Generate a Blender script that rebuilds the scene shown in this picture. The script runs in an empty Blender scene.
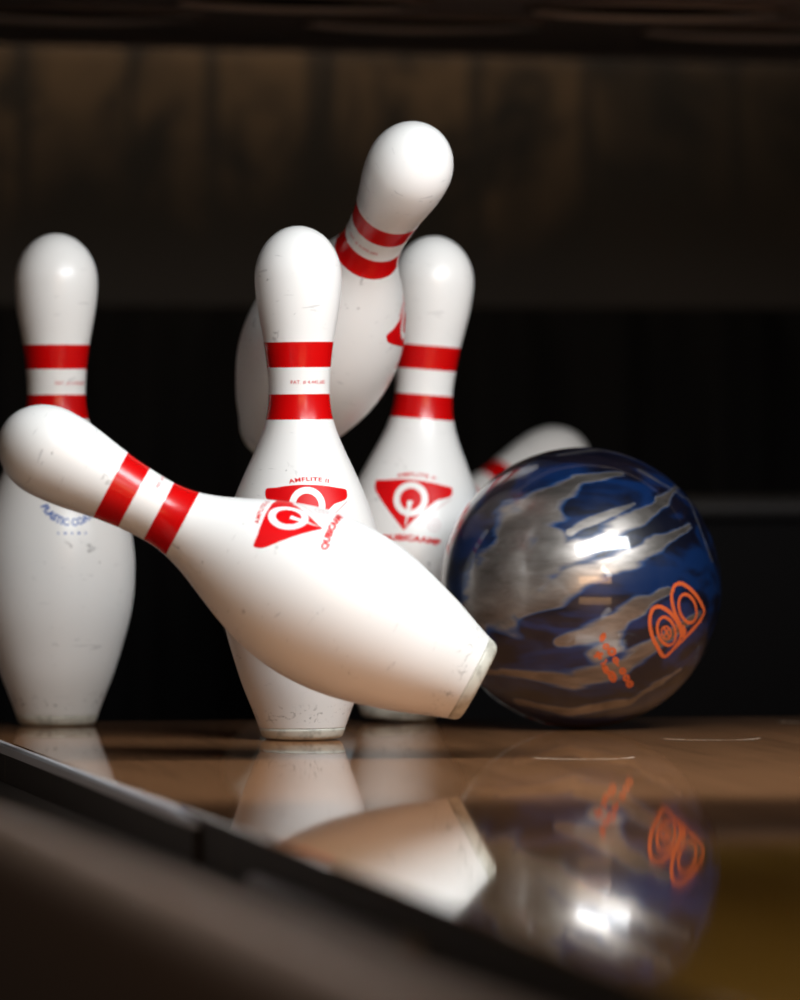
import bpy, bmesh, math, random
import numpy as np
from mathutils import Vector, Matrix
random.seed(4)
I = 0.0254                      # one inch; lane coordinates are in inches: x across the lane, y towards the pit, z up
S = bpy.context.scene
COL = S.collection

# ------------------------------------------------------------------ helpers
def tag(o, label=None, cat=None, group=None, kind=None):
    if label: o['label'] = label
    if cat: o['category'] = cat
    if group: o['group'] = group
    if kind: o['kind'] = kind
    return o

def mesh_obj(name, verts, faces, mats, parent=None, smooth=True, midx=None):
    me = bpy.data.meshes.new(name)
    me.from_pydata([tuple(v) for v in verts], [], [tuple(f) for f in faces])
    for m in (mats if isinstance(mats, (list, tuple)) else [mats]):
        me.materials.append(m)
    if midx is not None:
        me.polygons.foreach_set('material_index', midx)
    me.polygons.foreach_set('use_smooth', [smooth] * len(me.polygons))
    me.update()
    o = bpy.data.objects.new(name, me)
    COL.objects.link(o)
    if parent: o.parent = parent
    return o

def empty(name, loc=(0, 0, 0)):
    o = bpy.data.objects.new(name, None)
    o.empty_display_size = 0.05
    o.location = loc
    COL.objects.link(o)
    return o

def box_vf(x0, x1, y0, y1, z0, z1):
    v = [(x, y, z) for z in (z0, z1) for y in (y0, y1) for x in (x0, x1)]
    f = [(0, 2, 3, 1), (4, 5, 7, 6), (0, 1, 5, 4), (2, 6, 7, 3), (0, 4, 6, 2), (1, 3, 7, 5)]
    return [tuple(c * I for c in p) for p in v], f

def box(name, x0, x1, y0, y1, z0, z1, mat, parent=None, bevel=0.0, seg=3):
    v, f = box_vf(x0, x1, y0, y1, z0, z1)
    o = mesh_obj(name, v, f, mat, parent, smooth=False)
    if bevel:
        bm = bmesh.new(); bm.from_mesh(o.data)
        bmesh.ops.bevel(bm, geom=bm.edges[:], offset=bevel * I, segments=seg, affect='EDGES', profile=0.5)
        bm.to_mesh(o.data); bm.free()
        o.data.polygons.foreach_set('use_smooth', [True] * len(o.data.polygons))
        try:
            o.data.set_sharp_from_angle(angle=math.radians(40))
        except Exception:
            pass
    return o

def extrude_profile(name, prof, y0, y1, mat, parent=None, n=1, smooth=True):
    """closed x-z profile (inches) swept along y"""
    k = len(prof); v = []; f = []
    for j in range(n + 1):
        y = y0 + (y1 - y0) * j / n
        v += [(x * I, y * I, z * I) for x, z in prof]
    for j in range(n):
        for i in range(k):
            a = j * k + i; b = j * k + (i + 1) % k
            f.append((a, b, b + k, a + k))
    f.append(tuple(range(k))[::-1]); f.append(tuple(range(n * k, n * k + k)))
    o = mesh_obj(name, v, f, mat, parent, smooth)
    bm = bmesh.new(); bm.from_mesh(o.data); bmesh.ops.recalc_face_normals(bm, faces=bm.faces[:])
    bm.to_mesh(o.data); bm.free()
    try:
        o.data.set_sharp_from_angle(angle=math.radians(35))
    except Exception:
        pass
    return o

# ------------------------------------------------------------------ materials
def mat(name, base=(0.8, 0.8, 0.8), rough=0.5, metal=0.0, coat=0.0, coat_rough=0.03, spec=0.5, ior=1.5):
    m = bpy.data.materials.new(name); m.use_nodes = True
    b = m.node_tree.nodes['Principled BSDF']
    b.inputs['Base Color'].default_value = (*base, 1)
    b.inputs['Roughness'].default_value = rough
    b.inputs['Metallic'].default_value = metal
    b.inputs['Coat Weight'].default_value = coat
    b.inputs['Coat Roughness'].default_value = coat_rough
    b.inputs['Specular IOR Level'].default_value = spec
    b.inputs['IOR'].default_value = ior
    return m

class NT:
    def __init__(self, m):
        self.m = m; self.t = m.node_tree; self.b = self.t.nodes['Principled BSDF']
    def n(self, typ, **kw):
        x = self.t.nodes.new(typ)
        for k, v in kw.items(): setattr(x, k, v)
        return x
    def l(self, a, b): self.t.links.new(a, b)
    def put(self, sock, v):
        if isinstance(v, bpy.types.NodeSocket): self.l(v, sock)
        else: sock.default_value = v
    def math(self, op, a, b=0.0, c=0.0, clamp=False):
        x = self.n('ShaderNodeMath', operation=op, use_clamp=clamp)
        self.put(x.inputs[0], a); self.put(x.inputs[1], b); self.put(x.inputs[2], c)
        return x.outputs[0]
    def step(self, v, a, b):
        x = self.n('ShaderNodeMapRange', interpolation_type='SMOOTHSTEP')
        self.put(x.inputs['Value'], v); x.inputs['From Min'].default_value = a; x.inputs['From Max'].default_value = b
        return x.outputs[0]
    def mix(self, f, a, b):
        x = self.n('ShaderNodeMix', data_type='RGBA')
        self.put(x.inputs[0], f)
        self.put(x.inputs[6], (*a, 1) if isinstance(a, tuple) else a)
        self.put(x.inputs[7], (*b, 1) if isinstance(b, tuple) else b)
        return x.outputs[2]
    def coords(self, scale=(1, 1, 1), loc=(0, 0, 0), rot=(0, 0, 0), kind='Object'):
        tc = self.n('ShaderNodeTexCoord'); mp = self.n('ShaderNodeMapping')
        self.l(tc.outputs[kind], mp.inputs['Vector'])
        mp.inputs['Scale'].default_value = scale; mp.inputs['Location'].default_value = loc
        mp.inputs['Rotation'].default_value = rot
        return mp.outputs[0]
    def noise(self, vec, scale, detail=3.0, rough=0.5, dist=0.0):
        x = self.n('ShaderNodeTexNoise'); self.l(vec, x.inputs['Vector'])
        x.inputs['Scale'].default_value = scale; x.inputs['Detail'].default_value = detail
        x.inputs['Roughness'].default_value = rough; x.inputs['Distortion'].default_value = dist
        return x.outputs['Fac']
    def sep(self, vec):
        x = self.n('ShaderNodeSeparateXYZ'); self.l(vec, x.inputs[0]); return x.outputs

# pin plastic: white, glossy, with small grey dings and black scuffs just above the base
def pin_plastic(name, seed):
    m = mat(name, (0.82, 0.82, 0.80), 0.34, coat=0.15, coat_rough=0.2)
    N = NT(m)
    info = N.n('ShaderNodeObjectInfo')
    c = N.coords((1 / I,) * 3, loc=(seed * 3.1, seed * 1.7, 0))
    x, y, z = N.sep(N.coords((1 / I,) * 3))
    fleck = N.step(N.noise(c, 2.6, 4, 0.65, 0.6), 0.66, 0.70)
    gate = N.step(N.noise(c, 0.55, 2), 0.42, 0.60)
    fl = N.math('MULTIPLY', fleck, gate)
    # long hairline scratches, mostly on head and belly
    cs = N.coords((0.9 / I, 0.9 / I, 6 / I), rot=(0.5, 0.9, 0.3), loc=(seed, 0, 2))
    hair = N.step(N.noise(cs, 1.3, 2, 0.4, 1.2), 0.715, 0.74)
    hair = N.math('MULTIPLY', hair, 0.45)
    sc = N.coords((2.6 / I, 2.6 / I, 2.6 / I), rot=(0, 0, 0.4), loc=(0, seed, 0))
    sgate = N.step(N.noise(c, 0.5, 1), 0.42, 0.56)
    zmask = N.math('MULTIPLY', sgate, N.math('MULTIPLY', N.step(z, 0.42, 0.6), N.math('SUBTRACT', 1.0, N.step(z, 0.8, 1.15))))
    scuff = N.math('MULTIPLY', N.step(N.noise(sc, 1.5, 3, 0.6, 1.6), 0.57, 0.66), zmask)
    scuff = N.math('MULTIPLY', scuff, 0.5)
    low = N.math('MULTIPLY', N.math('SUBTRACT', 1.0, N.step(z, 0.3, 2.2)), 0.22)
    col = N.mix(N.math('MULTIPLY', N.noise(c, 0.5, 2), 0.12), (0.82, 0.82, 0.805), (0.62, 0.60, 0.56))
    col = N.mix(low, col, (0.45, 0.42, 0.36))
    col = N.mix(N.math('MULTIPLY', fl, 0.6), col, (0.25, 0.25, 0.25))
    col = N.mix(hair, col, (0.42, 0.42, 0.42))
    col = N.mix(scuff, col, (0.10, 0.10, 0.09))
    N.l(col, N.b.inputs['Base Color'])
    r = N.math('ADD', 0.32, N.math('MULTIPLY', N.noise(c, 1.5, 3), 0.10))
    N.l(r, N.b.inputs['Roughness'])
    return m

M_pin = pin_plastic('pin_white_plastic', 1.0)
M_red = mat('stripe_red', (0.56, 0.0015, 0.002), 0.26, coat=0.12, coat_rough=0.1, spec=0.4)
M_ink = mat('logo_red_ink', (0.62, 0.002, 0.004), 0.4, spec=0.2)
M_wht = mat('logo_white', (0.82, 0.82, 0.80), 0.3)
M_pink = mat('stamp_ink', (0.62, 0.42, 0.42), 0.35)
M_blue = mat('print_blue', (0.09, 0.16, 0.42), 0.35)
M_patent = mat('patent_red', (0.60, 0.09, 0.10), 0.35)
M_base = mat('base_ring_nylon', (0.50, 0.49, 0.42), 0.4)
N = NT(M_base)
N.l(N.mix(N.step(N.noise(N.coords((1 / I,) * 3), 3.0, 4, 0.6), 0.45, 0.7), (0.53, 0.52, 0.45), (0.33, 0.32, 0.27)), N.b.inputs['Base Color'])

# ------------------------------------------------------------------ the pin profile (height, radius in inches)
PROF = np.array([(.156, 1.2), (.75, 1.414), (1.5, 1.71), (2.25, 1.953), (3.375, 2.255), (4.5, 2.383), (5.875, 2.2815),
                 (7.25, 1.8515), (8.0, 1.52), (8.625, 1.236), (9.375, .9825), (10, .8985), (10.875, .935),
                 (11.75, 1.047), (12.625, 1.203), (13.5, 1.2735)])
def spline(x, y):
    n = len(x); h = np.diff(x); A = np.zeros((n, n)); b = np.zeros(n); A[0, 0] = 1
    for i in range(1, n - 1):
        A[i, i - 1] = h[i - 1]; A[i, i] = 2 * (h[i - 1] + h[i]); A[i, i + 1] = h[i]
        b[i] = 6 * ((y[i + 1] - y[i]) / h[i] - (y[i] - y[i - 1]) / h[i - 1])
    A[-1, -1] = 2 * h[-1]; A[-1, -2] = h[-1]; b[-1] = 6 * (0 - (y[-1] - y[-2]) / h[-1])
    Mm = np.linalg.solve(A, b)
    def ev(q):
        i = int(np.clip(np.searchsorted(x, q) - 1, 0, n - 2)); d = q - x[i]; hh = h[i]
        return y[i] + d * ((y[i + 1] - y[i]) / hh - hh * (2 * Mm[i] + Mm[i + 1]) / 6) + d * d * Mm[i] / 2 + d ** 3 * (Mm[i + 1] - Mm[i]) / (6 * hh)
    return ev
SP = spline(PROF[:, 0], PROF[:, 1])
def pr(z):
    if z >= 13.5:
        return 1.2735 * math.sqrt(max(0.0, 1 - ((z - 13.5) / 1.5) ** 2))
    return float(SP(max(z, .156)))

def lathe(name, rings, mats, parent, seg=96, midx_of=None, cap0=True, cap1=True):
    v = []; f = []; mi = []
    for r, z in rings:
        for k in range(seg):
            a = 2 * math.pi * k / seg
            v.append((r * math.sin(a) * I, -r * math.cos(a) * I, z * I))
    for j in range(len(rings) - 1):
        zm = (rings[j][1] + rings[j + 1][1]) / 2
        for k in range(seg):
            f.append((j * seg + k, j * seg + (k + 1) % seg, (j + 1) * seg + (k + 1) % seg, (j + 1) * seg + k))
            mi.append(midx_of(zm) if midx_of else 0)
    if cap0: f.append(tuple(range(seg))[::-1]); mi.append(0)
    if cap1: f.append(tuple((len(rings) - 1) * seg + k for k in range(seg))); mi.append(0)
    return mesh_obj(name, v, f, mats, parent, True, mi)

STRIPES = [(9.34, 10.08), (10.86, 11.60)]
def on_pin(s, t, off=0.006):
    """decal coordinates: s around the pin, t = height"""
    r = pr(t); a = s / r
    return ((r + off) * math.sin(a) * I, -(r + off) * math.cos(a) * I, t * I)

def pin_decal(name, polys, mats, parent):
    v = []; f = []; mi = []
    for pv, pf, k, off in polys:
        b = len(v)
        v += [on_pin(s, t, off) for s, t in pv]
        f += [tuple(b + i for i in q) for q in pf]; mi += [k] * len(pf)
    o = mesh_obj(name, v, f, mats, parent, True, mi)
    return o

def text_poly(txt, size, spread=1.0, bold=.055):
    cu = bpy.data.curves.new('tmp_text', 'FONT'); cu.body = txt; cu.size = size; cu.align_x = 'CENTER'
    cu.space_character = spread; cu.resolution_u = 3; cu.offset = size * bold
    o = bpy.data.objects.new('tmp_text', cu); COL.objects.link(o)
    dg = bpy.context.evaluated_depsgraph_get(); dg.update()
    me = bpy.data.meshes.new_from_object(o.evaluated_get(dg))
    pv = [(p.co.x, p.co.y) for p in me.vertices]; pf = [tuple(p.vertices) for p in me.polygons]
    bpy.data.objects.remove(o); bpy.data.curves.remove(cu); bpy.data.meshes.remove(me)
    return pv, pf

def bend(pv, radius, up=True):
    """wrap text round an arc; up: letters stand outside the arc (frown), else inside (smile)"""
    out = []
    for x, y in pv:
        if up:
            a = x / radius; out.append(((radius + y) * math.sin(a), (radius + y) * math.cos(a) - radius))
        else:
            a = x / radius; out.append(((radius - y) * math.sin(a), radius - (radius - y) * math.cos(a)))
    return out

def fillet_poly(pts, n=8):
    """closed outline from (x, y, radius) corners"""
    out = []; k = len(pts)
    for i in range(k):
        p0 = Vector(pts[i - 1][:2]); p = Vector(pts[i][:2]); p1 = Vector(pts[(i + 1) % k][:2]); r = pts[i][2]
        if r <= 0: out.append(tuple(p)); continue
        a = p + (p0 - p).normalized() * r; b = p + (p1 - p).normalized() * r
        for j in range(n + 1):
            u = j / n; out.append(tuple(a * (1 - u) ** 2 + p * 2 * u * (1 - u) + b * u * u))
    return out

def scan_fill(outline, rows=44, cols=26):
    ys = [p[1] for p in outline]; y0, y1 = min(ys) + 1e-4, max(ys) - 1e-4
    v = []; f = []
    for j in range(rows + 1):
        u = j / rows; u = 0.5 - 0.5 * math.cos(math.pi * u); y = y0 + (y1 - y0) * u; xs = []
        for i in range(len(outline)):
            a = outline[i - 1]; b = outline[i]
            if (a[1] - y) * (b[1] - y) <= 0 and a[1] != b[1]:
                xs.append(a[0] + (b[0] - a[0]) * (y - a[1]) / (b[1] - a[1]))
        l, r = min(xs), max(xs)
        for i in range(cols + 1): v.append((l + (r - l) * i / cols, y))
    for j in range(rows):
        for i in range(cols):
            a = j * (cols + 1) + i; f.append((a, a + 1, a + cols + 2, a + cols + 1))
    return v, f

def ring_poly(cx, cy, ro, ri, n=48, w=1.0):
    v = []; f = []
    for k in range(n):
        a = 2 * math.pi * k / n
        v.append((cx + ro * math.cos(a) * w, cy + ro * math.sin(a))); v.append((cx + ri * math.cos(a) * w, cy + ri * math.sin(a)))
    for k in range(n):
        a = 2 * k; b = 2 * ((k + 1) % n); f.append((a, b, b + 1, a + 1))
    return v, f

ZL = 6.86                                           # height of the centre of the Q
def shift(pv, dx, dy): return [(x + dx, y + dy) for x, y in pv]

def logo_polys():
    P = []
    arch = []
    L, R, apex = (-1.26, .44), (1.33, .40), (-.10, -.98)
    top = [(L[0] + (R[0] - L[0]) * u, L[1] + (R[1] - L[1]) * u + .17 * 4 * u * (1 - u)) for u in np.linspace(0.0, 1.0, 15)]
    corners = [(L[0], L[1] - .22, .13), (L[0], L[1] + .06, .12)] + [(x, y, 0) for x, y in top[2:-2]] + [(R[0], R[1] + .05, .12), (R[0], R[1] - .23, .14)]
    # right flank a little concave
    for u in np.linspace(.3, .9, 7):
        corners.append((R[0] - .03 + (apex[0] - R[0]) * u - .10 * 4 * u * (1 - u) * .6, R[1] + (apex[1] - R[1]) * u + .10 * 4 * u * (1 - u) * .5, 0))
    corners.append((apex[0], apex[1], .05))
    out = fillet_poly(corners)
    v, f = scan_fill(out)
    P.append((shift(v, 0, ZL), f, 0, .006))
    v, f = ring_poly(0, 0, .53, .335); P.append((shift(v, 0, ZL), f, 1, .011))
    tail = []; tf = []
    for j in range(9):
        u = j / 8; w = .080 * (1 - u) + .004
        cx = -.01 - .07 * u; cy = -.05 - .82 * u
        tail += [(cx - w, cy), (cx + w, cy)]
    for j in range(8): tf.append((2 * j, 2 * j + 1, 2 * j + 3, 2 * j + 2))
    P.append((shift(tail, 0, ZL), tf, 1, .014))
    return P

def letter_polys():
    P = []
    v, f = text_poly('AMFLITE II', .20, 1.14, .03); v = bend([(x * 1.15, y * .8) for x, y in v], 2.6, True)
    P.append((shift(v, .10, ZL + .70), f, 0, .006))
    v, f = text_poly('QUBICAAMF', .26, 1.05); v = bend([(x * 1.2, y * .95) for x, y in v], 5.0, True)
    P.append((shift(v, .12, ZL - 1.27), f, 0, .006))
    # faint round approval stamp beside the point of the triangle
    v, f = ring_poly(.80, -.74, .20, .175, 32); P.append((shift(v, 0, ZL), f, 1, .006))
    v, f = ring_poly(.80, -.74, .09, .065, 24); P.append((shift(v, 0, ZL), f, 1, .006))
    # thin outline under the right flank
    ol = []; of = []
    for j in range(11):
        u = j / 10; x = 1.20 - 1.02 * u; y = .12 - .86 * u + .05 * 4 * u * (1 - u)
        ol += [(x, y), (x + .022, y - .022)]
    for j in range(10): of.append((2 * j, 2 * j + 1, 2 * j + 3, 2 * j + 2))
    P.append((shift(ol, .08, ZL - .02), of, 1, .006))
    return P

def patent_polys():
    v, f = text_poly('PAT. # 4.445.685', .145, 1.1, 0.015)
    return [(shift(v, .22, 10.38), f, 0, .006)]

def back_polys():
    P = []
    v, f = text_poly('PLASTIC COATED', .30, 1.0); v = bend([(x * .95, y) for x, y in v], .98, False)
    P.append((shift(v, 0, 6.12), f, 0, .006))
    for k in range(5):
        w = .09 if k % 2 else .05
        x = -.42 + .21 * k
        P.append(([(x - w / 2, 5.86), (x + w / 2, 5.86), (x + w / 2, 5.93), (x - w / 2, 5.93)], [(0, 1, 2, 3)], 0, .006))
    return P

def make_pin():
    root = empty('bowling_pin')
    zs = sorted(set([.34] + list(np.linspace(.36, 13.5, 150)) + [q for s in STRIPES for q in s]))
    rings = [(pr(z), z) for z in zs] + [(1.2735 * math.cos(a), 13.5 + 1.5 * math.sin(a)) for a in np.radians(np.linspace(2, 88.5, 30))]
    rings = [(pr(.34) - .12, .335)] + rings
    def mi(z): return 1 if any(a < z < b for a, b in STRIPES) else 0
    lathe('body', rings, [M_pin, M_red], root, 96, mi)
    br = [(.80, .02), (.98, 0.0), (1.03, 0.0), (1.10, .025), (1.16, .07), (pr(.156) + .005, .15), (pr(.25) + .006, .25), (pr(.325) + .006, .325), (pr(.34) - .05, .338)]
    lathe('base_ring', br, M_base, root, 96)
    pin_decal('logo', logo_polys(), [M_ink, M_wht], root)
    pin_decal('lettering', letter_polys(), [M_ink, M_pink], root)
    pin_decal('patent_number', patent_polys(), [M_patent], root)
    b = pin_decal('coating_mark', [([(x + math.pi * 0, y) for x, y in v], f, k, o) for v, f, k, o in back_polys()], [M_blue], root)
    b.rotation_euler.z = math.pi
    return root

def copy_thing(o):
    c = o.copy(); COL.objects.link(c)
    for ch in o.children:
        d = ch.copy(); COL.objects.link(d); d.parent = c; d.matrix_parent_inverse = ch.matrix_parent_inverse.copy()
    return c

CAMP = np.array([-34.715, -207.011, 9.951]); YAW = 0.179; YH = 399.384; FPX = 7204.6; ROLL = 0.0013
FWD = Vector((math.sin(YAW), math.cos(YAW), 0))
def place(o, base, axis, spin):
    """stand the thing's own z along `axis`; spin 0 turns its logo to the photographer, + turns it to its right"""
    a = Vector(axis).normalized()
    base = Vector(base)
    v = (Vector(CAMP) - base)
    front = (v - a * v.dot(a)).normalized()           # local -y
    y = -front; x = y.cross(a)
    Rm = Matrix((x, y, a)).transposed().to_4x4()
    o.matrix_world = Matrix.Translation(base * I) @ Rm @ Matrix.Rotation(spin, 4, 'Z')

pin = make_pin()
PINS = [  # base, axis, spin, label
    ((0.0, 0.85, 0.02), (-0.0101, .0018, 1), math.radians(6), 'upright white bowling pin right behind the flying one, its red triangle half covered'),
    ((-5.88, 11.1, 0.0), (-.0032, .0006, 1), math.radians(192), 'dim white bowling pin at the left lane edge with blue arched lettering'),
    ((4.90, 12.3, 0.05), (.0772, -.0158, .9969), math.radians(-4), 'slightly leaning white bowling pin beside the ball, its whole red triangle logo showing'),
    ((2.994, -10.935, 2.074), (-.870, .137, .4737), math.radians(51), 'white bowling pin flying sideways in front of all others, base to the right'),
    ((1.024, 12.086, 8.825), (.1657, -.7916, .5882), math.radians(103), 'highest white bowling pin, knocked into the air with its head tipped forward'),
    ((3.62, 34.735, 2.08), (.8502, .3232, .4156), math.radians(100), 'blurred white bowling pin behind the blue ball, only head and red stripe showing'),
]
PATENT = [0, -172, 150, 8, -133, 0]      # the small print stands elsewhere round each neck
for i, (b, a, s, lab) in enumerate(PINS):
    o = pin if i == 0 else copy_thing(pin)
    place(o, b, a, s)
    for ch in o.children:
        if ch.name.startswith('patent'): ch.rotation_euler.z = math.radians(PATENT[i])
    tag(o, lab, 'bowling pin', 'bowling pins on the pin deck')

# ------------------------------------------------------------------ the ball
BR = 4.25
BC = Vector((9.47, 6.45, BR + 0.005))
def ball_frame():
    v = (Vector(CAMP) - BC).normalized(); r = Vector((math.cos(YAW), -math.sin(YAW), 0))
    r = (r - v * r.dot(v)).normalized(); u = v.cross(r)
    return r, u, v
# surface directions of the ball are written as (right, up) offsets seen from its front, in units of its radius
BX, BY, BPX = 582.0, 587.0, 140.3
def bd(px, py):
    a = (px - BX) / BPX; b = -(py - BY) / BPX; q = a * a + b * b
    if q > .98: k = math.sqrt(.98 / q); a *= k; b *= k; q = .98
    return Vector((a, -math.sqrt(1 - q), b))           # ball local: x right, -y front, z up

STREAKS = [  # (path, width) of the pale pearl veins
    ([(478, 620), (500, 575), (520, 535), (545, 500), (580, 480), (622, 474)], [22, 36, 34, 20, 9, 3]),
    ([(505, 600), (530, 575), (548, 545)], [26, 28, 20]),
    ([(522, 612), (556, 590), (588, 574), (625, 558), (660, 542), (690, 526)], [8, 14, 12, 10, 8, 4]),
    ([(560, 556), (590, 546), (622, 528), (655, 508), (680, 484)], [10, 13, 10, 7, 3]),
    ([(572, 532), (600, 518), (635, 504)], [5, 5, 2]),
    ([(560, 640), (600, 632), (636, 606), (668, 590)], [5, 14, 9, 4]),
    ([(600, 652), (612, 640)], [12, 14]),
    ([(470, 668), (520, 672), (575, 680), (625, 664), (660, 640), (700, 612)], [4, 6, 12, 13, 9, 3]),
    ([(520, 700), (570, 710), (630, 700), (680, 668)], [6, 8, 8, 4]),
    ([(560, 455), (600, 449), (640, 452)], [3, 4, 2]),
    ([(640, 470), (690, 500), (712, 560)], [3, 2, 2]),
]
def build_ball():
    root = empty('bowling_ball', BC * I)
    r, u, v = ball_frame()
    root.matrix_world = Matrix.Translation(BC * I) @ Matrix((r, -v, u)).transposed().to_4x4()
    nu, nv = 480, 240
    th = np.linspace(0, math.pi, nv + 1)[1:-1]; ph = np.linspace(0, 2 * math.pi, nu, endpoint=False)
    T, Pm = np.meshgrid(th, ph, indexing='ij')
    d = np.stack([np.sin(T) * np.sin(Pm), -np.cos(T), np.sin(T) * np.cos(Pm)], -1).reshape(-1, 3)   # poles on the front-back axis
    verts = np.concatenate([[(0, -1, 0)], d, [(0, 1, 0)]])
    f = []
    for k in range(nu): f.append((0, 1 + (k + 1) % nu, 1 + k))
    for j in range(nv - 2):
        a = 1 + j * nu
        for k in range(nu): f.append((a + k, a + (k + 1) % nu, a + nu + (k + 1) % nu, a + nu + k))
    a = 1 + (nv - 2) * nu; e = len(verts) - 1
    for k in range(nu): f.append((a + k, a + (k + 1) % nu, e))
    # vein field: signed closeness to the pearl veins, front veins repeated turned over on the back
    fld = np.full(len(verts), -1.0)
    for path, wid in STREAKS:
        for back in (0, 1):
            pts = []; ws = []
            for i in range(len(path) - 1):
                for q in np.linspace(0, 1, 30, endpoint=(i == len(path) - 2)):
                    x = path[i][0] * (1 - q) + path[i + 1][0] * q; y = path[i][1] * (1 - q) + path[i + 1][1] * q
                    c = bd(x, y); ws.append((wid[i] * (1 - q) + wid[i + 1] * q) / BPX)
                    pts.append((c.x, -c.y, -c.z) if back else tuple(c))
            for c, w in zip(pts, ws):
                dist = np.linalg.norm(verts - np.array(c), axis=1)
                fld = np.maximum(fld, 1 - dist / w)
    o = mesh_obj('shell', verts * BR * I, f, [M_ball], root, True)
    o.data.attributes.new('vein', 'FLOAT', 'POINT').data.foreach_set('value', fld.astype(np.float32))
    bm = bmesh.new(); bm.from_mesh(o.data); bmesh.ops.recalc_face_normals(bm, faces=bm.faces[:]); bm.to_mesh(o.data); bm.free()
    return root

M_ball = mat('ball_pearl', (0.01, 0.04, 0.2), 0.28, coat=1.0, coat_rough=0.02)
N = NT(M_ball)
at = N.n('ShaderNodeAttribute', attribute_name='vein')
c = N.coords((1 / I,) * 3, rot=(0, math.radians(-28), 0))
cs = N.coords((0.35 / I, 1 / I, 1.6 / I), rot=(0, math.radians(-28), 0))
wob = N.math('MULTIPLY', N.math('SUBTRACT', N.noise(cs, 1.0, 2, 0.45, 0.8), 0.5), 2.0)
wob2 = N.math('MULTIPLY', N.math('SUBTRACT', N.noise(c, 1.2, 1, 0.4, 0.6), 0.5), 0.35)
field = N.math('ADD', at.outputs['Fac'], N.math('ADD', wob, wob2))
vein = N.step(field, -0.12, 0.46)
deep = N.step(N.noise(cs, 0.8, 3, 0.5, 0.6), 0.42, 0.62)
blue = N.mix(deep, (0.001, 0.002, 0.009), (0.001, 0.015, 0.070))
teal = N.math('MULTIPLY', N.step(field, -0.25, 0.02), N.math('SUBTRACT', 1.0, vein))
blue = N.mix(N.math('MULTIPLY', teal, 0.55), blue, (0.002, 0.055, 0.19))
silver = N.mix(N.noise(cs, 1.6, 5, 0.6, 0.6), (0.065, 0.054, 0.049), (0.58, 0.54, 0.50))
N.l(N.mix(vein, blue, silver), N.b.inputs['Base Color'])
N.l(N.math('MULTIPLY', vein, 0.92), N.b.inputs['Metallic'])
N.l(N.math('ADD', 0.30, N.math('MULTIPLY', N.noise(c, 2.5, 3), 0.12)), N.b.inputs['Roughness'])
M_orange = mat('ball_orange_paint', (0.58, 0.105, 0.025), 0.4, coat=0.2)

def sphere_strokes(name, strokes, matl, parent, lift=1.0015):
    v = []; f = []
    for path, w, closed in strokes:
        P = [bd(*p) for p in path]; n = len(P); b = len(v); hw = w / 2 / BPX
        for i in range(n):
            p = P[i]; q0 = P[i - 1] if (closed or i) else P[i]; q1 = P[(i + 1) % n] if (closed or i < n - 1) else P[i]
            t = (q1 - q0); t = (t - p * t.dot(p))
            s = p.cross(t.normalized())
            for k in (-1, 1): v.append(tuple((p + s * hw * k).normalized() * BR * lift * I))
        for i in range(n if closed else n - 1):
            a = b + 2 * i; c2 = b + 2 * ((i + 1) % n); f.append((a, c2, c2 + 1, a + 1))
    o = mesh_obj(name, v, f, [matl], parent, True)
    bm = bmesh.new(); bm.from_mesh(o.data); bmesh.ops.recalc_face_normals(bm, faces=bm.faces[:]); bm.to_mesh(o.data); bm.free()
    return o

def smooth_closed(pts, n=6):
    out = []; k = len(pts)
    for i in range(k):
        p0, p1, p2, p3 = [np.array(pts[(i + j - 1) % k], float) for j in range(4)]
        for q in np.linspace(0, 1, n, endpoint=False):
            out.append(tuple(0.5 * (2 * p1 + (p2 - p0) * q + (2 * p0 - 5 * p1 + 4 * p2 - p3) * q * q + (3 * p1 - p0 - 3 * p2 + p3) * q ** 3)))
    return out
def ellipse(cx, cy, a, b, tilt, n=36):
    t = math.radians(tilt)
    return [(cx + a * math.cos(q) * math.cos(t) - b * math.sin(q) * math.sin(t), cy + a * math.cos(q) * math.sin(t) + b * math.sin(q) * math.cos(t)) for q in np.linspace(0, 2 * math.pi, n, endpoint=False)]

ball = build_ball()
tag(ball, 'shiny blue and silver swirled bowling ball with orange logo rolling on the deck at right', 'bowling ball')
Zp = lambda L: [(640 + x / 10, 570 + y / 10) for x, y in L]
left_loop = smooth_closed(Zp([(252, 845), (165, 735), (112, 610), (97, 480), (125, 380), (190, 352), (270, 390), (335, 455), (385, 540), (405, 620), (380, 700)]))
right_loop = smooth_closed(Zp([(440, 655), (395, 520), (340, 400), (312, 260), (338, 155), (400, 125), (480, 165), (560, 245), (615, 335), (638, 410), (590, 500), (525, 570)]))
base_line = Zp([(252, 848), (340, 765), (430, 680), (520, 590), (600, 500), (638, 420)])
st = [(left_loop, 3.9, True), (right_loop, 3.9, True), (base_line, 3.4, False),
      (ellipse(666.2, 629.5, 8.6, 14.2, -16), 3.2, True), (ellipse(687.2, 607.2, 8.4, 14.4, -16), 3.2, True),
      (Zp([(420, 540), (445, 590), (450, 630)]), 4.0, False),
      (ellipse(666.0, 631.0, 4.6, 6.4, -16), 1.7, True),
      (Zp([(235, 560), (262, 600), (290, 650)]), 1.9, False), (Zp([(240, 640), (265, 600), (290, 560)]), 1.9, False)]
sphere_strokes('logo', st, M_orange, ball)
Zt = lambda L: [(580 + x / 10, 610 + y / 10) for x, y in L]
tx = []
def blob(cx, cy, a, b, tilt, w): tx.append(([(580 + x / 10, 610 + y / 10) for x, y in ellipse(cx, cy, a, b, tilt, 16)], w * 1.35, True))
blob(235, 255, 14, 34, 20, 2.4); blob(268, 345, 22, 22, 0, 2.0); blob(325, 395, 30, 30, 0, 2.4)
blob(330, 640, 22, 50, -25, 2.6); blob(265, 570, 14, 40, -28, 2.4); blob(432, 588, 20, 26, -25, 2.2)
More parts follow.
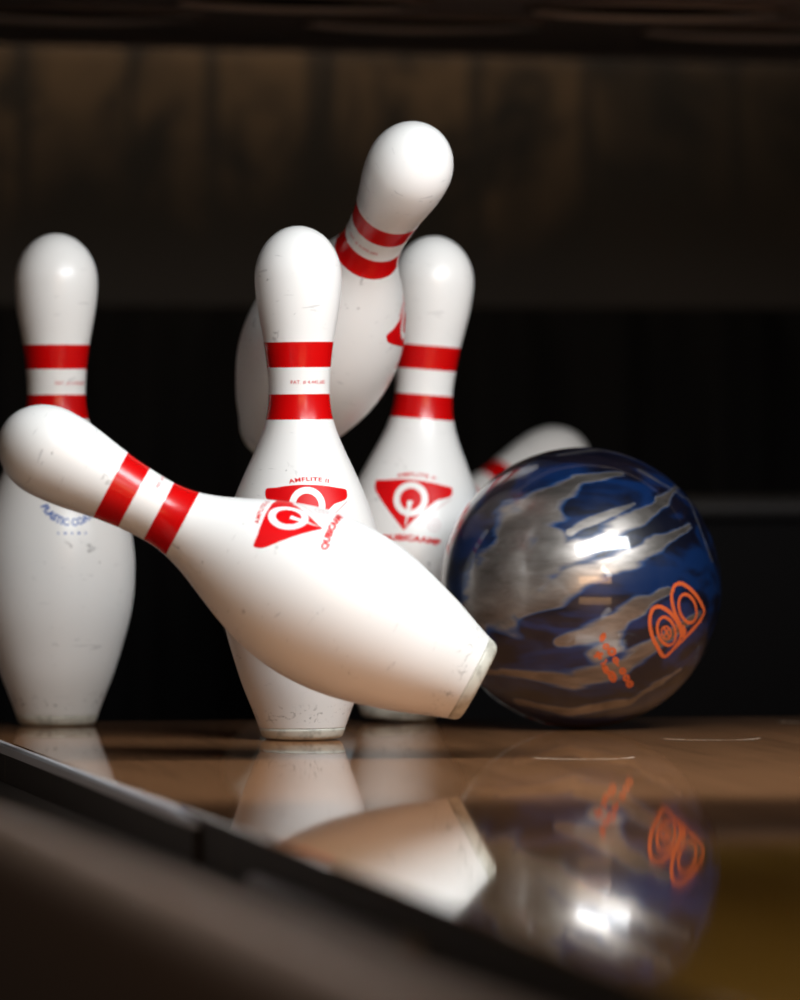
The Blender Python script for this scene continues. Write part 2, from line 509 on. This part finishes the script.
blob(468, 655, 22, 26, -25, 2.2); blob(502, 715, 22, 26, -25, 2.6); blob(362, 480, 18, 26, -28, 2.0)
tx += [(Zt([(150, 445), (195, 430), (240, 410)]), 3.6, False), (Zt([(180, 395), (200, 430), (215, 470)]), 3.6, False),
       (Zt([(215, 520), (255, 505), (275, 470)]), 2.4, False), (Zt([(390, 470), (370, 510), (395, 540)]), 2.0, False)]
sphere_strokes('lettering', tx, M_orange, ball)

# ------------------------------------------------------------------ the setting
EDGE, TAIL = -8.75, 13.4
def deck_material():
    m = mat('deck_wood', (0.3, 0.15, 0.06), 0.07, spec=0.5)
    N = NT(m)
    x, y, z = N.sep(N.coords((1 / I,) * 3))
    board = N.n('ShaderNodeTexWhiteNoise', noise_dimensions='1D')
    N.l(N.math('FLOOR', N.math('DIVIDE', x, 1.05)), board.inputs['W'])
    grain = N.noise(N.coords((1.6 / I, 0.05 / I, 1 / I)), 2.0, 5, 0.6, 0.4)
    lane = N.mix(board.outputs['Value'], (0.30, 0.150, 0.022), (0.38, 0.20, 0.034))
    deck = N.mix(board.outputs['Value'], (0.34, 0.158, 0.070), (0.41, 0.192, 0.086))
    front = N.math('SUBTRACT', 1.0, N.step(y, -54, -46))
    col = N.mix(front, deck, lane)
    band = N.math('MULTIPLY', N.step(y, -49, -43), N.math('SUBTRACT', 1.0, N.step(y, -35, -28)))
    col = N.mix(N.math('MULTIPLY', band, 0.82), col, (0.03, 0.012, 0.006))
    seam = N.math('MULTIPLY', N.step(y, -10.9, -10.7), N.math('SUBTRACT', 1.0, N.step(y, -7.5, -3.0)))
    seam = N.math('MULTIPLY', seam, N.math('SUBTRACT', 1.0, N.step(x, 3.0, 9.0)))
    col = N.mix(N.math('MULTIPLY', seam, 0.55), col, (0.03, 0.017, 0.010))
    pit_reflection = N.math('MULTIPLY', N.step(y, 1.0, 12.0), 0.75)  # dark reflection of the pit, painted into the wood towards the tail
    col = N.mix(pit_reflection, col, (0.06, 0.032, 0.02))
    col = N.mix(N.math('MULTIPLY', N.step(grain, 0.45, 0.75), 0.35), col, (0.06, 0.03, 0.015))
    ringm = None
    for sx, sy in [(12, 0), (24, 0), (6, -10.39), (18, -10.39), (12, -20.78), (18, 10.39), (30, 10.39)]:
        dx = N.math('SUBTRACT', x, float(sx)); dy = N.math('SUBTRACT', y, float(sy))
        dd = N.math('SQRT', N.math('ADD', N.math('MULTIPLY', dx, dx), N.math('MULTIPLY', dy, dy)))
        q = N.math('MULTIPLY', N.step(dd, 1.36, 1.42), N.math('SUBTRACT', 1.0, N.step(dd, 1.50, 1.56)))
        q = N.math('MULTIPLY', q, N.math('ADD', 0.0, N.math('SUBTRACT', 1.0, N.step(dy, -.9, .2))))
        ringm = q if ringm is None else N.math('MAXIMUM', ringm, q)
    patchy = N.step(N.noise(N.coords((1 / I,) * 3), 0.9, 3, 0.6), 0.34, 0.46)
    ringm = N.math('MULTIPLY', ringm, patchy)
    col = N.mix(ringm, col, (0.72, 0.62, 0.50))
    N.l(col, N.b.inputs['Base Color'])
    rr = N.math('ADD', 0.022, N.math('MULTIPLY', N.noise(N.coords((1 / I,) * 3), 0.35, 3), 0.03))
    N.l(N.math('ADD', rr, N.math('MULTIPLY', ringm, 0.5)), N.b.inputs['Roughness'])
    return m
M_deck = deck_material()
M_side = mat('deck_side_grime', (0.02, 0.014, 0.010), 0.5, spec=0.15)
N = NT(M_side)
cz = N.coords((1 / I, 1 / I, .12 / I))
N.l(N.mix(N.step(N.noise(cz, 1.2, 3, .6), .62, .72), (0.014, 0.010, 0.007), (0.09, 0.06, 0.035)), N.b.inputs['Base Color'])
M_black = mat('pit_black', (0.006, 0.006, 0.007), 0.6)
M_gutter = mat('gutter_plastic', (0.006, 0.006, 0.007), 0.4)
M_trimm = mat('edge_metal', (0.62, 0.64, 0.68), 0.45, metal=0.5)
M_cap = mat('cap_laminate', (0.60, 0.46, 0.38), 0.32)

# deck: a slab with a slightly rounded left edge; lane surface on top, grime on its side
prof = [(EDGE + .0, -2.6), (EDGE, -.10), (EDGE + .03, -.03), (EDGE + .10, 0.0), (44, 0.0), (44, -2.6)]
deck = extrude_profile('floor', prof, -170, TAIL, M_deck, n=1)
deck.data.materials.append(M_side)
deck.data.polygons.foreach_set('use_smooth', [False] * len(deck.data.polygons))
for p in deck.data.polygons:
    if p.normal.x < -0.9 or p.normal.z < -0.5 or p.normal.y > .9: p.material_index = 1
tag(deck, kind='structure')
SPL = -36.5                                               # where the metal edging stops
tr = extrude_profile('trim_1', [(EDGE - .22, -.30), (EDGE - .22, -.08), (EDGE - .16, -.01), (EDGE - .02, .0), (EDGE - .002, -.04), (EDGE - .002, -.30)], SPL, TAIL, M_trimm, n=60)
for vv in tr.data.vertices:
    q_ = max(0.0, (SPL + 4 - vv.co.y / I) / 4)
    vv.co.z -= .22 * q_ * I; vv.co.x += (EDGE * I - vv.co.x) * q_ * .8
tag(tr, kind='structure')
kick = extrude_profile('trim_2', [(EDGE - .20, -2.6), (EDGE - .20, -.32), (EDGE - .004, -.32), (EDGE - .004, -2.6)], SPL - .5, TAIL, M_side)
tag(kick, kind='structure')
# gutter trough beside the lane
gp = []
GC, GR = -13.0, 4.0
for k in range(25):
    a = math.pi * k / 24
    gp.append((GC + GR * math.cos(a), -1.1 - 2.7 * math.sin(a)))
gp2 = [(GC - GR - .15, -1.1), (GC - GR - .15, -4.3), (GC + GR + .02, -4.3)]
gut = extrude_profile('floor.001', gp + gp2, -170, TAIL + 20, M_gutter)
tag(gut, kind='structure')
# division capping between this lane and the next
cp = [(-17.1, -4.3), (-17.1, 1.05), (-17.16, 1.35), (-17.35, 1.60), (-17.7, 1.78), (-18.2, 1.84), (-18.7, 1.74), (-19.2, 1.44), (-19.7, .92), (-20.1, .25), (-20.4, -.55), (-20.6, -1.4), (-20.7, -2.2), (-20.75, -4.3)]
cp = [(x, z if z < -4 else z - .15) for x, z in cp]
cap = extrude_profile('trim_3', cp, -170, 20, M_cap)
cap.location = (0, 0, 0)
for vv in cap.data.vertices:
    vv.co.z += max(0.0, (-60 - vv.co.y / I)) * .0085 * I
tag(cap, kind='structure')

M_glint = mat('gutter_glint_grey', (0.20, 0.20, 0.21), 0.35)
glint_strip = extrude_profile('gutter_glint_strip', [(EDGE - .30, -1.22), (EDGE - .42, -1.05), (EDGE - .34, -.86), (EDGE - .15, -.78), (EDGE - .003, -.80), (EDGE - .003, -1.22)], -66, -46, M_glint)  # added pale strip standing in for a highlight on the gutter wall
tag(glint_strip, kind='structure')
# pit: floor, back wall of scuffed boards, side walls
pf = box('floor.002', -24, 60, TAIL, 92, -5.0, -4.0, M_black); tag(pf, kind='structure')
M_wall = mat('curtain_boards', (0.1, 0.07, 0.045), 0.75)
N = NT(M_wall)
x, y, z = N.sep(N.coords((1 / I,) * 3))
big = N.noise(N.coords((.28 / I, 1 / I, .20 / I), loc=(3, 0, 1)), 1.0, 4, .6, .6)
col = N.mix(N.step(big, .36, .62), (0.010, 0.008, 0.007), (0.10, 0.066, 0.038))
xx = N.math('ADD', x, N.math('MULTIPLY', N.math('SUBTRACT', N.noise(N.coords((.2 / I, 1 / I, .25 / I)), 1.0, 3), .5), .5))
for sx, w in ((1.2, .3), (5.5, .16), (8.7, .35), (13.1, .7), (19.4, .4), (23.9, .3), (30, .3)):
    dd = N.math('ABSOLUTE', N.math('SUBTRACT', xx, sx))
    col = N.mix(N.math('MULTIPLY', N.math('SUBTRACT', 1.0, N.step(dd, w * .5, w * 1.3)), .8), col, (0.012, 0.010, 0.009))
N.l(col, N.b.inputs['Base Color'])
light_falloff = N.math('SUBTRACT', 1.0, N.step(N.math('ADD', z, N.math('MULTIPLY', N.math('SUBTRACT', N.noise(N.coords((.12 / I, 1 / I, .10 / I), loc=(7, 0, 2)), 1.0, 3), .5), 14.0)), 16.0, 22.5))  # light falling off down the wall, painted into the board colour
col = N.mix(light_falloff, col, (0.005, 0.0045, 0.0045))
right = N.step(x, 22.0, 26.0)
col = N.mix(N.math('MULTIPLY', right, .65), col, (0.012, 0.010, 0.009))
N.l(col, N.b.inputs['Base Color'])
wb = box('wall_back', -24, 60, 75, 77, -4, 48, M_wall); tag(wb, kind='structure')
M_kb = mat('kickback_plate', (0.02, 0.018, 0.017), 0.5)
M_curt = mat('shade_curtain_black', (0.003, 0.003, 0.0033), 0.8, spec=0.05)
ct = []
for kx in range(0, 169):
    xx_ = -22.5 + 66.4 * kx / 168
    ct.append((xx_, 71.0 + .5 * math.sin(kx * .52) + .25 * math.sin(kx * 1.31)))
cv = []; cf = []
for z_ in (-4, 13.6):
    for yy in (0, .4):
        cv += [(x_ * I, (y_ + yy) * I, z_ * I) for x_, y_ in ct]
n_ = len(ct)
for kx in range(n_ - 1):
    cf += [(kx, kx + 1, 2 * n_ + kx + 1, 2 * n_ + kx), (n_ + kx + 1, n_ + kx, 3 * n_ + kx, 3 * n_ + kx + 1), (2 * n_ + kx, 2 * n_ + kx + 1, 3 * n_ + kx + 1, 3 * n_ + kx)]
cur = mesh_obj('shade_curtain', cv, cf, M_curt)  # added curtain; its black stands in for the light falling off low down
tag(cur, 'black pit curtain added across the back to darken it behind the pins', 'curtain')
wl = box('wall_left', -24, -22.8, 20.5, 75, -4, 48, M_kb); tag(wl, kind='structure')
wr = box('wall_right', 44.2, 46, -20, 75, -4, 48, M_kb); tag(wr, kind='structure')

# dark ledge of the ball lift at the back right of the pit
led = empty('ball_lift', (24 * I, 56 * I, -4 * I))
tag(led, 'dark metal ball lift housing in the pit right of the bowling ball', 'ball lift')
M_lift = mat('lift_metal', (0.003, 0.003, 0.0035), 0.6, spec=0.05)
M_rail = mat('rail_metal', (0.02, 0.02, 0.021), 0.5, spec=0.2)
def child_box(name, x0, x1, y0, y1, z0, z1, m, p, bev):
    o = box(name, x0, x1, y0, y1, z0, z1, m, None, bev)
    o.parent = p; o.matrix_parent_inverse = Matrix.Translation(p.location).inverted(); return o
child_box('housing', 9.5, 43, 52, 60, -4, 5.6, M_lift, led, .3)
child_box('top_rail', 9.3, 43.2, 51.6, 60.4, 5.6, 6.3, M_rail, led, .3)

# ------------------------------------------------------------------ pinsetter table overhead
ZP = 23.1
def cam_basis():
    pit = math.atan((500 - YH) / FPX)
    f = Vector((math.sin(YAW) * math.cos(pit), math.cos(YAW) * math.cos(pit), -math.sin(pit)))
    r = Vector((math.cos(YAW), -math.sin(YAW), 0)); u = r.cross(f)
    c, s = math.cos(ROLL), math.sin(ROLL)
    return c * r + s * u, -s * r + c * u, f
Rv, Uv, Fv = cam_basis()
M_table = mat('table_steel', (0.27, 0.22, 0.19), 0.6, spec=0.25)
M_cup = mat('cup_rim', (0.85, 0.74, 0.65), 0.4)
M_hole = mat('cup_inside', (0.002, 0.002, 0.002), 0.9, spec=0.0)
ps = empty('pinsetter_table', (12 * I, 42 * I, ZP * I))
tag(ps, 'dark pinsetter table with round pin cups hanging above the pins', 'pinsetter')
child_box('plate', -20, 42, 14, 60.2, ZP, ZP + 1.6, M_table, ps, .25)
child_box('back_beam', -20, 42, 57.5, 60.6, ZP - .12, ZP + 1.7, M_table, ps, .3)
def cup(cx, cy):
    seg = 64; R0 = 4.15
    prof = [(R0, -.012, 0), (R0, -.22, 0), (R0 + .18, -.22, 2), (R0 + .2, 0.0, 2)]
    v = []; f = []; mi = []
    for r, z, k in prof:
        for i in range(seg):
            a = 2 * math.pi * i / seg; v.append(((cx + r * math.cos(a)) * I, (cy + r * math.sin(a)) * I, (ZP + z - .01) * I))
    for j in range(len(prof) - 1):
        for i in range(seg):
            f.append((j * seg + i, j * seg + (i + 1) % seg, (j + 1) * seg + (i + 1) % seg, (j + 1) * seg + i)); mi.append(0 if j == 0 else 2)
    f.append(tuple(range(seg))); mi.append(1)
    o = mesh_obj('pin_cup', v, f, [M_cup, M_hole, M_table], None, False, mi)
    bm = bmesh.new(); bm.from_mesh(o.data); bmesh.ops.recalc_face_normals(bm, faces=bm.faces[:]); bm.to_mesh(o.data); bm.free()
    o.parent = ps; o.matrix_parent_inverse = Matrix.Translation(ps.location).inverted()
for cx, cy in ((-1.4, 39), (10.6, 39), (22.6, 39), (34.6, 39), (4.6, 28.6), (16.6, 28.6), (28.6, 28.6)):
    cup(cx, cy)

for rx in (-14, 36):
    for ry in (20, 54):
        t_ = [(rx + .8 * math.cos(a), ry + .8 * math.sin(a)) for a in np.linspace(0, 2 * math.pi, 20, endpoint=False)]
        v_ = [(a * I, b * I, z_ * I) for z_ in (ZP + 1.5, 49.0) for a, b in t_]
        f_ = [(k, (k + 1) % 20, 20 + (k + 1) % 20, 20 + k) for k in range(20)] + [tuple(range(20))[::-1], tuple(range(20, 40))]
        rod = mesh_obj('lift_rod', v_, f_, M_kb); rod.parent = ps; rod.matrix_parent_inverse = Matrix.Translation(ps.location).inverted()
ps.rotation_euler.y = 0.014
ce = box('ceiling', -24, 46, 12, 77, 48, 50, M_kb); tag(ce, kind='structure')
# ------------------------------------------------------------------ light
def area(name, loc, target, sx, sy, power, color=(1, 1, 1)):
    l = bpy.data.lights.new(name, 'AREA'); l.shape = 'RECTANGLE'; l.size = sx * I; l.size_y = sy * I
    l.energy = power; l.color = color
    o = bpy.data.objects.new(name, l); COL.objects.link(o)
    o.location = Vector(loc) * I
    d = (Vector(target) - Vector(loc)).normalized()
    o.rotation_euler = d.to_track_quat('-Z', 'Y').to_euler()
    return o
area('pin_deck_lamp', (14, -32, 31), (3, 0, 5), 36, 8, 17, (0.93, 0.97, 1))
area('warm_fill', (10, -420, 64), (0, -20, 3), 200, 44, 125, (1, 0.55, 0.25))  # unseen warm fill, added to light the undersides of the pins
area('rail_fill', (26, -100, 32), (-8, -95, 0), 20, 20, 10, (1, 0.95, 0.88))  # unseen fill, added to brighten the capping crest and the near lane
area('pit_lamp', (12, 68, 34), (12, 74.9, 22), 40, 3, 1.5, (1, 0.78, 0.55))
w = bpy.data.worlds.new('hall'); S.world = w; w.use_nodes = True
w.node_tree.nodes['Background'].inputs['Color'].default_value = (0.9, 0.85, 0.8, 1)
w.node_tree.nodes['Background'].inputs['Strength'].default_value = 0.006

# ------------------------------------------------------------------ camera
cd = bpy.data.cameras.new('camera'); cam = bpy.data.objects.new('camera', cd); COL.objects.link(cam)
cd.sensor_fit = 'HORIZONTAL'; cd.sensor_width = 36; cd.lens = FPX / 800 * 36
cam.matrix_world = Matrix.Translation(Vector(CAMP) * I) @ Matrix((Rv, Uv, -Fv)).transposed().to_4x4()
cd.clip_start = 0.05; cd.clip_end = 60
cd.dof.use_dof = True; cd.dof.focus_distance = 206 * I
cd.dof.aperture_fstop = cd.lens / (2.0 * 25.4)
S.camera = cam
S.view_settings.view_transform = 'Standard'; S.view_settings.look = 'None'
S.view_settings.gamma = 1; S.view_settings.exposure = 0.0; S.view_settings.use_curve_mapping = False
try:
    S.cycles.use_denoising = True
except Exception:
    pass
